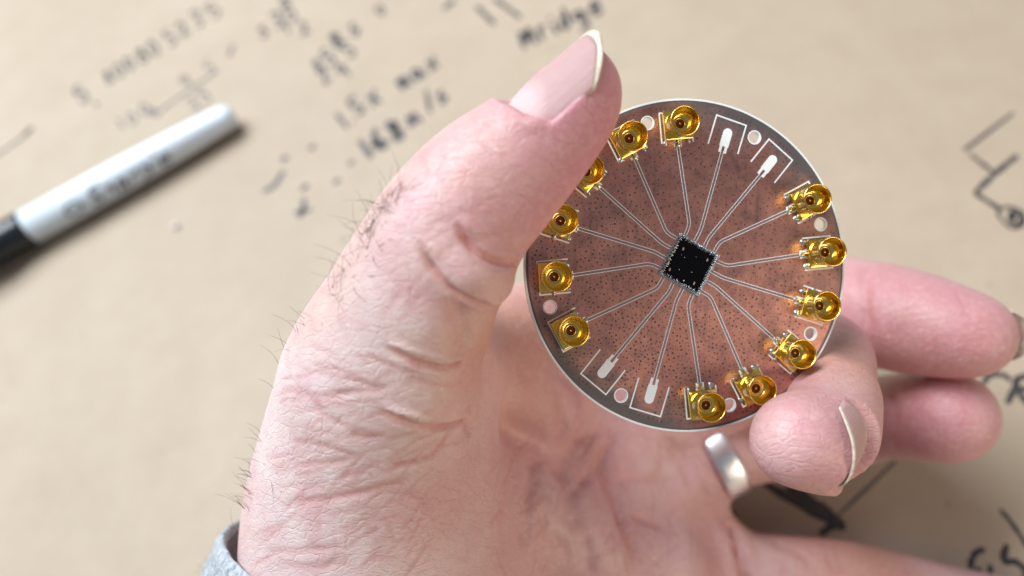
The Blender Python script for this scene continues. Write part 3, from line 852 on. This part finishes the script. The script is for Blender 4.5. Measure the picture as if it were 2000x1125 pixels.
crease([(642, 967), (680, 920), (722, 876)], 0.22, 0.4, .3, .35); crease([(600, 985), (570, 1010), (560, 1020)], .15, .4, .3, .2)
crease([(760, 1018), (764, 1040), (773, 1066)], 0.18, 0.35, .3, .35); crease([(713, 985), (716, 1010), (720, 1036)], 0.14, 0.35, .3, .25)
crease([(812, 1040), (815, 1070), (824, 1100)], 0.12, 0.35, .3, .2); crease([(650, 1020), (655, 1060), (662, 1100)], 0.12, 0.35, .3, .2)
crease([(690, 690), (715, 705), (722, 715)], 0.2, 0.5, .3, .3); crease([(600, 660), (640, 690), (700, 720)], 0.12, 0.5, .3, .2)
crease([(580, 720), (640, 735), (690, 760)], 0.12, 0.5, .3, .2); crease([(780, 960), (820, 975), (840, 1010)], .25, .9, .3, .3)
bulge(830, 770, 4.5, 0.9); bulge(835, 800, 3.0, .5); bulge(850, 660, 5.0, .7); bulge(870, 690, 2.0, .5); bulge(945, 545, 4.0, .6); bulge(800, 820, 2.0, .3)
crease([(790, 735), (815, 760), (812, 800)], .3, .8, .4, .1); crease([(835, 740), (850, 770), (840, 805)], .25, .7, .4, .1)
# line round the ball of the thumb and the palm
crease([(890, 850), (938, 905), (955, 988), (968, 1051), (984, 1160)], 1.3, 1.7, .35, .7, .2, .02)
crease([(912, 815), (925, 850), (960, 890)], .8, 1.2, .3, .5)
crease([(1078, 740), (1099, 833), (1095, 926), (1104, 1030)], 0.9, 1.5, .4, .5)
crease([(1216, 830), (1178, 889), (1180, 930), (1206, 996), (1225, 1048), (1253, 1140)], 1.3, 1.4, .5, .7)
crease([(1180, 895), (1141, 936), (1104, 975)], 0.6, 1.1, .4, .4); crease([(1043, 880), (1029, 973), (1012, 1080)], 0.6, 1.3, .4, .4)
crease([(1226, 1003), (1300, 1034), (1393, 1066)], 0.8, 1.2, .5, .5); crease([(1190, 948), (1250, 935), (1330, 945)], 0.5, 1.2, .5, .4)
crease([(1040, 980), (1070, 1040), (1120, 1090)], .5, 1.2, .4, .3); crease([(1290, 850), (1330, 900), (1345, 960)], .6, 1.5, .4, .4)
crease([(1105, 1000), (1140, 1060), (1150, 1120)], .5, 1.2, .4, .3); crease([(1110, 860), (1150, 850), (1200, 845)], .5, 1.2, .4, .4)
crease([(1425, 1020), (1438, 1050), (1448, 1090), (1460, 1150)], 1.5, 1.3, .4, .9, .05, .02)
crease([(1606, 1052), (1618, 1090), (1634, 1130)], 0.5, 0.8, .5, .5); crease([(1626, 1056), (1636, 1090), (1648, 1130)], 0.35, 0.8, .4, .4)
crease([(1790, 1080), (1775, 1110), (1770, 1130)], .4, .9, .4, .4); crease([(1500, 1055), (1560, 1080), (1590, 1110)], .5, 1.3, .4, .3)
crease([(908, 684), (973, 703), (1039, 745), (1085, 763)], 0.9, 1.3, .3, .8); crease([(908, 760), (973, 808), (1034, 836), (1085, 852)], 1.3, 1.7, .3, .7)
ridge([(905, 718), (980, 752), (1065, 800)], 3.2, 1.0)
bulge(1250, 930, 5, 1.5); bulge(1330, 950, 4.5, 1.5); bulge(1150, 1010, 5, 1.2); bulge(1330, 1090, 6, 1.8); bulge(1050, 1000, 4.5, 1.0); bulge(1140, 890, 4, 1.0); bulge(1030, 1090, 5, 1.0); bulge(1190, 1090, 4.5, 1.0)
# finger pads
bulge(1860, 660, 5, .35); bulge(1855, 830, 5, .35)
crease([(1380, 850), (1395, 900), (1425, 960)], .6, 1.2, .3, .4, .1, .1)
def web_of_lines(n, xr, yr, hub, spread, hl, depth, w, tint_):
    for _ in range(n):
        c = np.array([rng.uniform(*xr), rng.uniform(*yr)]); d = unit(c - np.array(hub)); a = rng.normal(0, spread)
        d = np.array([d[0] * math.cos(a) - d[1] * math.sin(a), d[0] * math.sin(a) + d[1] * math.cos(a)]); nrm_ = np.array([-d[1], d[0]])
        h = rng.uniform(*hl); bow = rng.uniform(-.12, .12) * h
        crease([tuple(c + d * h * t + nrm_ * bow * (1 - t * t)) for t in (-1, -.5, 0, .5, 1)], depth * rng.uniform(.5, 1.2), w * rng.uniform(.8, 1.3), .3, tint_ * rng.uniform(.5, 1.2), .35, .35)
web_of_lines(105, (510, 860), (700, 1110), (1010, 800), .22, (25, 75), .12, .32, .5)
web_of_lines(22, (600, 860), (760, 1110), (1010, 800), 1.1, (15, 45), .15, .34, .3)
web_of_lines(18, (740, 960), (380, 640), (1100, 400), .3, (20, 55), .14, .34, .3)
web_of_lines(55, (960, 1400), (860, 1110), (1200, 600), .5, (25, 80), .4, .5, .3)
web_of_lines(8, (1700, 1930), (560, 700), (1800, 300), .25, (20, 50), .3, .5, .3); web_of_lines(6, (1720, 1900), (760, 870), (1800, 500), .25, (20, 45), .3, .5, .3)
crease([(1700, 515), (1690, 600), (1712, 690)], .7, 1.1, .4, .5); crease([(1765, 540), (1772, 620), (1780, 720)], .25, .8, .4, .3)
crease([(1745, 760), (1750, 815), (1748, 880)], .5, 1.0, .4, .4)
hv = hv + hn * disp[:, None]; hn = normals(hv)
bvh = BVHTree.FromPolygons(hv.tolist(), hf.tolist())
# ---- skin tint: blood and pale skin, plus highlight, edge shade and orange light painted in
PALE_LIT, PINK, FLESH, WARM_LIT = np.array([.725, .585, .525]), np.array([.56, .25, .265]), np.array([.595, .36, .335]), np.array([.58, .285, .19])
colr = np.tile(FLESH, (len(hv), 1))
def tint(px, py, r, c, amt, at=None):
    global colr
    q = cast(px, py) if at is None else at
    if q is None: return
    w = amt * np.exp(-(np.linalg.norm(hv - q, axis=1) / r) ** 2); colr = colr + (c - colr) * w[:, None]
for a in ((560, 900, 24), (620, 720, 20), (700, 600, 17), (780, 470, 14), (680, 1060, 22), (850, 620, 12), (930, 540, 8), (700, 820, 16), (820, 760, 9)): tint(*a, PALE_LIT, .9)  # pale thumb base, with the bright window side painted in too
for a in ((545, 690, 6), (605, 612, 6), (665, 530, 6), (725, 420, 6), (800, 325, 6), (505, 800, 5), (490, 880, 5), (475, 960, 6), (465, 1040, 6)): tint(*a, np.array([.58, .38, .29]), .6)  # tan shading of the left edge painted into the skin colour
for a in ((1110, 240, 12), (1030, 330, 11), (1170, 130, 9), (1000, 420, 9), (1090, 300, 10), (1180, 200, 8)): tint(*a, np.array([.55, .22, .245]), .75)
for a in ((900, 330, 8), (960, 260, 7)): tint(*a, np.array([.66, .40, .33]), .6)
for a in ((880, 960, 10), (850, 990, 8), (1200, 1000, 20), (1050, 920, 18), (1330, 960, 16), (1320, 1070, 16), (1100, 1100, 16)): tint(*a, np.array([.56, .29, .265]), .5)
for a in ((1560, 850, 12), (1600, 920, 11), (1530, 880, 9), (1750, 620, 11), (1900, 640, 9), (1850, 810, 11), (1700, 560, 10), (1750, 800, 10), (1800, 700, 10), (1650, 620, 12)): tint(*a, np.array([.55, .225, .215]), .85)
for a in ((1650, 700, 8), (1005, 600, 15), (960, 650, 12), (1000, 690, 10), (1560, 1060, 12), (1700, 1090, 10)): tint(*a, WARM_LIT, .95)  # orange light on the web and fingers painted into the skin colour
for a in ((980, 760, 7), (1300, 900, 8), (1500, 900, 10), (1500, 1090, 9), (1150, 1050, 9), (1270, 950, 8), (1350, 1090, 9), (1080, 960, 8)): tint(*a, np.array([.68, .47, .43]), .6)
colr = colr * np.array([.97, 1.0, 1.08])
colr = colr + (np.array([.45, .17, .16]) - colr) * (0.7 * red)[:, None]
def skin_material():
    m = new_mat('skin', (0.6, 0.4, 0.35), 0.42, 0, 0.45); g = NT(m)
    co = g.n('ShaderNodeTexCoord').outputs['Object']
    at = g.n('ShaderNodeAttribute', attribute_name='skin_tint').outputs['Color']
    mot = g.noise(co, 240, 4, 0.6); fine = g.noise(co, 1100, 3, 0.6)
    c = g.mix(g.ramp(mot.outputs[0], [(0.35, (0, 0, 0)), (0.68, (.30, .30, .30))]).outputs[0], at, (0.50, 0.20, 0.215))
    c = g.mix(g.ramp(fine.outputs[0], [(0.45, (0, 0, 0)), (0.75, (.30, .30, .30))]).outputs[0], c, (0.70, 0.54, 0.50))
    fr = g.ramp(g.noise(co, 520, 1, 0.4).outputs[0], [(0.74, (0, 0, 0)), (0.80, (.35, .35, .35))]).outputs[0]
    c = g.mix(fr, c, (0.42, 0.20, 0.15))
    yel = g.ramp(g.noise(co, 75, 3, 0.6).outputs[0], [(0.45, (0, 0, 0)), (0.70, (.2, .2, .2))]).outputs[0]
    c = g.mix(yel, c, (0.64, 0.44, 0.34))
    blu = g.ramp(g.noise(co, 110, 3, 0.55).outputs[0], [(0.52, (0, 0, 0)), (0.70, (.34, .34, .34))]).outputs[0]
    c = g.mix(blu, c, (0.55, 0.25, 0.28))
    dry = g.ramp(g.noise(co, 950, 2, 0.5).outputs[0], [(0.70, (0, 0, 0)), (0.78, (.5, .5, .5))]).outputs[0]
    c = g.mix(dry, c, (0.80, 0.68, 0.64))
    g.l(c, g.b.inputs['Base Color'])
    vor = g.n('ShaderNodeTexVoronoi', feature='DISTANCE_TO_EDGE'); vor.inputs['Scale'].default_value = 1150
    wv = g.n('ShaderNodeVectorMath', operation='ADD'); g.l(co, wv.inputs[0])
    sc = g.n('ShaderNodeVectorMath', operation='SCALE'); g.l(g.noise(co, 500, 3).outputs[1], sc.inputs[0]); sc.inputs[3].default_value = 0.0011
    g.l(sc.outputs[0], wv.inputs[1]); g.l(wv.outputs[0], vor.inputs['Vector'])
    vr = g.ramp(vor.outputs['Distance'], [(0.0, (0, 0, 0)), (0.16, (1, 1, 1))]).outputs[0]
    mp = g.n('ShaderNodeMapping'); g.l(wv.outputs[0], mp.inputs[0]); mp.inputs['Rotation'].default_value = (0.3, 0.4, 0.9); mp.inputs['Scale'].default_value = (1, 4, 1)
    def lines(scale, rot, st, wid):
        mq = g.n('ShaderNodeMapping'); g.l(wv.outputs[0], mq.inputs[0]); mq.inputs['Rotation'].default_value = rot; mq.inputs['Scale'].default_value = st
        v = g.n('ShaderNodeTexVoronoi', feature='DISTANCE_TO_EDGE'); v.inputs['Scale'].default_value = scale; g.l(mq.outputs[0], v.inputs['Vector'])
        return g.ramp(v.outputs['Distance'], [(0.0, (0, 0, 0)), (wid, (1, 1, 1))]).outputs[0]
    l1 = lines(330, (.2, .3, .5), (1, 2.2, 1), .09); l2 = lines(260, (.6, -.2, -.7), (1, 2.6, 1), .06)
    terms = [(vr, 0.000020), (g.noise(mp.outputs[0], 330, 4, 0.65).outputs[0], 0.00010), (l1, 0.000020), (l2, 0.000042),
             (mot.outputs[0], 0.00012), (fine.outputs[0], 0.000045)]
    h = None
    for t_, k_ in terms:
        x_ = g.math('MULTIPLY', t_, k_); h = x_ if h is None else g.math('ADD', h, x_)
    g.l(g.bump(h, 1.0, 1.0), g.b.inputs['Normal'])
    g.l(g.math('ADD', g.math('MULTIPLY', fine.outputs[0], 0.25), 0.30), g.b.inputs['Roughness'])
    g.b.subsurface_method = 'BURLEY'
    g.b.inputs['Subsurface Weight'].default_value = 0.30
    g.b.inputs['Subsurface Radius'].default_value = (1.0, 0.36, 0.22); g.b.inputs['Subsurface Scale'].default_value = 0.0012
    return m
M_skin = skin_material()
hand = mesh_obj('hand', hv, hf, M_skin, None, True)
ca = hand.data.attributes.new('skin_tint', 'FLOAT_COLOR', 'POINT')
ca.data.foreach_set('color', np.c_[colr, np.ones(len(colr))].astype(np.float32).ravel())
tag(hand, 'left hand, palm towards the viewer, pinching the round board between thumb and bent middle finger', 'hand')

# ---- finger nails
def nail_material():
    m = new_mat('nail_plate', (0.66, 0.44, 0.44), 0.42, 0, 0.3); g = NT(m)
    co = g.n('ShaderNodeAttribute', attribute_name='nail_uv').outputs['Vector']; sep = g.n('ShaderNodeSeparateXYZ'); g.l(co, sep.inputs[0])
    mp = g.n('ShaderNodeMapping'); g.l(co, mp.inputs[0]); mp.inputs['Scale'].default_value = (.35, 6, 1)
    nz = g.noise(mp.outputs[0], 7, 3)
    c = g.mix(g.math('MULTIPLY', nz.outputs[0], .6), (.46, .285, .275), (.55, .365, .35))
    mr = g.n('ShaderNodeMapRange'); mr.inputs[1].default_value = .40; mr.inputs[2].default_value = .22     # pale half moon at the base
    g.l(g.math('ADD', sep.outputs[0], g.math('MULTIPLY', g.math('POWER', sep.outputs[1], 2.0), .35)), mr.inputs[0])
    c = g.mix(g.math('MULTIPLY', mr.outputs[0], .8), c, (.64, .47, .47)); g.l(c, g.b.inputs['Base Color'])
    g.l(g.bump(nz.outputs[0], 0.0002, 0.7), g.b.inputs['Normal'])
    g.b.inputs['Subsurface Weight'].default_value = .3; g.b.inputs['Subsurface Radius'].default_value = (1, .4, .3); g.b.inputs['Subsurface Scale'].default_value = .0008
    return m
M_nail = nail_material()
M_tip = new_mat('nail_free_edge', (.80, .77, .66), .4)
gt = NT(M_tip); nt_ = gt.noise(gt.n('ShaderNodeTexCoord').outputs['Object'], 1500, 3)
gt.l(gt.ramp(nt_.outputs[0], [(.35, (.70, .66, .54)), (.75, (.46, .38, .26))]).outputs[0], gt.b.inputs['Base Color'])
def nail_patch(fr, s_of, us, thick, base):
    """s_of(u, t) gives the length along the nail for across u in -1..1, t 0..1"""
    o, a, n, b, L, hw, R = fr; V, UV = [], []; nt = 22
    for lay in (0, 1):
        for i in range(nt + 1):
            for u in us:
                s = s_of(u, i / nt); th = u * hw / R
                sag = 0.0035 * s * s + 0.6 * math.exp(-max(0, s - base(u)) / 0.9) + 0.25 * abs(u) ** 6                                  # slight bow along the length
                r = R - thick * lay
                V.append(o + a * s + n * (r * math.cos(th) - R - sag) + b * r * math.sin(th) * (1 - .12 * max(0, 1 - s / 3)))
                UV.append((s / L, u, 0))
    m = len(us); F = []; k = (nt + 1) * m
    for i in range(nt):
        for j in range(m - 1):
            q = i * m + j; F.append((q, q + m, q + m + 1, q + 1)); F.append((k + q, k + q + 1, k + q + m + 1, k + q + m))
    for i in range(nt):
        for j in (0, m - 1):
            q = i * m + j; F.append((q, k + q, k + q + m, q + m) if j == 0 else (q, q + m, k + q + m, k + q))
    for j in range(m - 1):
        for i in (0, nt):
            q = i * m + j; F.append((q, q + 1, k + q + 1, k + q) if i == 0 else (q, k + q, k + q + 1, q + 1))
    return V, F, UV
US = np.linspace(-1, 1, 25)
def build_nail(key, tip_w):
    fr = NAILS[key]; L = fr[4]
    s0 = lambda u: 0.2 + 4.2 * (1 - math.sqrt(max(0, 1 - (abs(u) * .93) ** 2.4)))
    s1 = lambda u: L - (3.2 * max(0, u) ** 1.6 if key == 'thumb' else 0) - (2.8 if key == 'thumb' else 4.2) * abs(u) ** 2.6 + 0.12 * math.sin(9 * u + 1)
    sm = lambda u: s1(u) - tip_w(u)
    V, F, UV = nail_patch(fr, lambda u, t: s0(u) + (sm(u) - s0(u)) * t, US, 0.45, s0)
    o = mesh_obj('fingernail', V, F, M_nail, hand, True)
    at = o.data.attributes.new('nail_uv', 'FLOAT_VECTOR', 'POINT'); at.data.foreach_set('vector', np.array(UV, np.float32).ravel())
    V, F, UV = nail_patch(fr, lambda u, t: sm(u) + (s1(u) - sm(u)) * t, US, 0.5 if key == 'thumb' else 0.25, s0)
    mesh_obj('free_edge', V, F, M_tip, o, True)
build_nail('thumb', lambda u: .75 + 1.0 * max(0, .35 - u) + .15 * math.sin(11 * u))
build_nail('middle', lambda u: .5 + .12 * math.sin(4 * u))
build_nail('index', lambda u: 1.6)

# ---- ring on the ring finger
rc = P(1400, 887, 171); rax = unit(P(1550, 862, 178) - P(1330, 912, 173) + np.array([0, 9.0, 5.0]))
ring_o = empty('finger_ring', rc)
tag(ring_o, 'plain silver wedding band on the ring finger below the board', 'ring')
e1 = unit(np.cross(rax, [0, 0, 1])); e2 = np.cross(rax, e1)
rp = [(-2.4, 8.25), (2.4, 8.25), (2.55, 8.5), (2.4, 8.9), (1.4, 9.0), (0, 9.02), (-1.4, 9.0), (-2.4, 8.9), (-2.55, 8.5)]
V, F = [], []; seg = 72; m_ = len(rp)
for k in range(seg):
    t = 2 * math.pi * k / seg
    for s, r in rp: V.append(rc + rax * s + r * 1.08 * (math.cos(t) * e1 + math.sin(t) * e2))
for k in range(seg):
    for j in range(m_): F.append((k * m_ + j, k * m_ + (j + 1) % m_, ((k + 1) % seg) * m_ + (j + 1) % m_, ((k + 1) % seg) * m_ + j))
M_silver = new_mat('brushed_silver', (.90, .92, .94), .32, 1.0)
mesh_obj('band', V, F, M_silver, ring_o, True)

# ---- hairs on the back of the thumb and wrist
M_hair = new_mat('dark_hair', (.075, .05, .038), .5)
parts = []
def hair(px, py, ang, length, curl):
    q = cast(px, py)
    if q is None: return
    a = math.radians(ang); d = np.array([math.cos(a), math.sin(a), rng.uniform(.05, .5)]); d /= np.linalg.norm(d)
    side_ = np.array([-math.sin(a), math.cos(a), 0]); pts = []
    for t in np.linspace(0, 1, 8): pts.append(q + d * length * t + side_ * curl * length * t * t + np.array([0, 0, .15]))
    parts.append(tube(pts, np.linspace(.029, .011, 8), 5, False))
def along(path, n, ins):
    path = smooth_poly(np.array(path, float), 10)
    for _ in range(n):
        i = rng.integers(0, len(path) - 1); p = path[i]; t = path[i + 1] - path[i]; nrm = np.array([-t[1], t[0]]) / (np.linalg.norm(t) + 1e-9)
        if nrm[0] < 0: nrm = -nrm
        yield p + nrm * abs(rng.normal(0, ins)) + nrm * 6
for p in along([(775, 350), (735, 400), (700, 455), (668, 520), (630, 572)], 74, 20): hair(p[0], p[1], rng.choice([rng.uniform(95, 150), rng.uniform(200, 260), rng.uniform(20, 70)]), rng.uniform(1.8, 4.6), rng.uniform(-1.2, 1.2))
for p in along([(600, 600), (540, 680), (510, 760), (490, 850), (478, 930), (462, 1010)], 58, 8): hair(p[0], p[1], rng.uniform(95, 150), rng.uniform(1.2, 3.4), rng.uniform(-.2, .9))
for x, y in ((768, 415), (728, 500), (745, 440), (720, 540), (760, 470), (515, 905), (530, 940), (540, 925), (700, 480), (690, 560), (745, 372), (520, 850)):
    hair(x, y, rng.uniform(-80, 60), rng.uniform(2.5, 4.5), rng.uniform(-.6, .6))
for p in along([(470, 990), (455, 1030), (452, 1060)], 9, 6): hair(p[0], p[1], rng.uniform(95, 150), rng.uniform(3, 5), rng.uniform(-.5, .5))
V, F = merge(parts); tag(mesh_obj('hair', V, F, M_hair, hand, True), kind='stuff')

# ---- knitted cuff
def knit_material():
    m = new_mat('grey_knit', (.5, .52, .54), .9, 0, .2); g = NT(m)
    co = g.n('ShaderNodeTexCoord').outputs['Object']
    n1 = g.noise(co, 900, 3, .7); n2 = g.noise(co, 260, 3, .6)
    c = g.ramp(n1.outputs[0], [(.3, (.13, .155, .18)), (.5, (.36, .39, .42)), (.7, (.58, .60, .61))]).outputs[0]
    c = g.mix(g.math('MULTIPLY', n2.outputs[0], .4), c, (.42, .46, .50)); g.l(c, g.b.inputs['Base Color'])
    g.l(g.bump(n1.outputs[0], .0006, .8), g.b.inputs['Normal']); return m
M_knit = knit_material()
cc = P(735, 1120, 141); ea = P(434, 1042, 138) - cc; eb = P(770, 1250, 112) - cc
sax = unit(P(640, 1400, 150) - P(735, 1120, 141))
V, F = [], []; seg = 120
rows = [(1.5, .955), (.3, .965), (-.2, .985), (-.1, 1.0), (.6, 1.012)] + [(s, 1.015 + s * .0042 + .004 * math.sin(s * 1.1)) for s in np.arange(1.5, 52, .9)]
for s, sc in rows:
    for k in range(seg):
        t = 2 * math.pi * k / seg
        V.append(cc + sax * s + (ea * math.cos(t) + eb * math.sin(t)) * (sc + .0035 * math.cos(30 * t) + .004 * math.sin(3 * t + s * .2)))
for i in range(len(rows) - 1):
    for k in range(seg):
        k2 = (k + 1) % seg; F.append((i * seg + k, i * seg + k2, (i + 1) * seg + k2, (i + 1) * seg + k))
cuff = mesh_obj('sleeve_cuff', V, F, M_knit, hand, True)
cuff['label'] = 'grey heather knit sleeve cuff at the wrist'
cvw = np.array(V); parts = []
for _ in range(2600):
    i = rng.integers(4 * seg, len(cvw)); q = cvw[i] + rng.normal(0, .3, 3); d = unit(rng.normal(0, 1, 3) + unit(cvw[i] - cc - sax * ((cvw[i] - cc) @ sax)) * 1.2)
    l = rng.uniform(.5, 1.5); parts.append(tube([q, q + d * l * .5, q + d * l + rng.normal(0, .2, 3)], [.03, .025, .012], 3, False))
V, F = merge(parts); tag(mesh_obj('wool_fuzz', V, F, M_knit, cuff, True), kind='stuff')
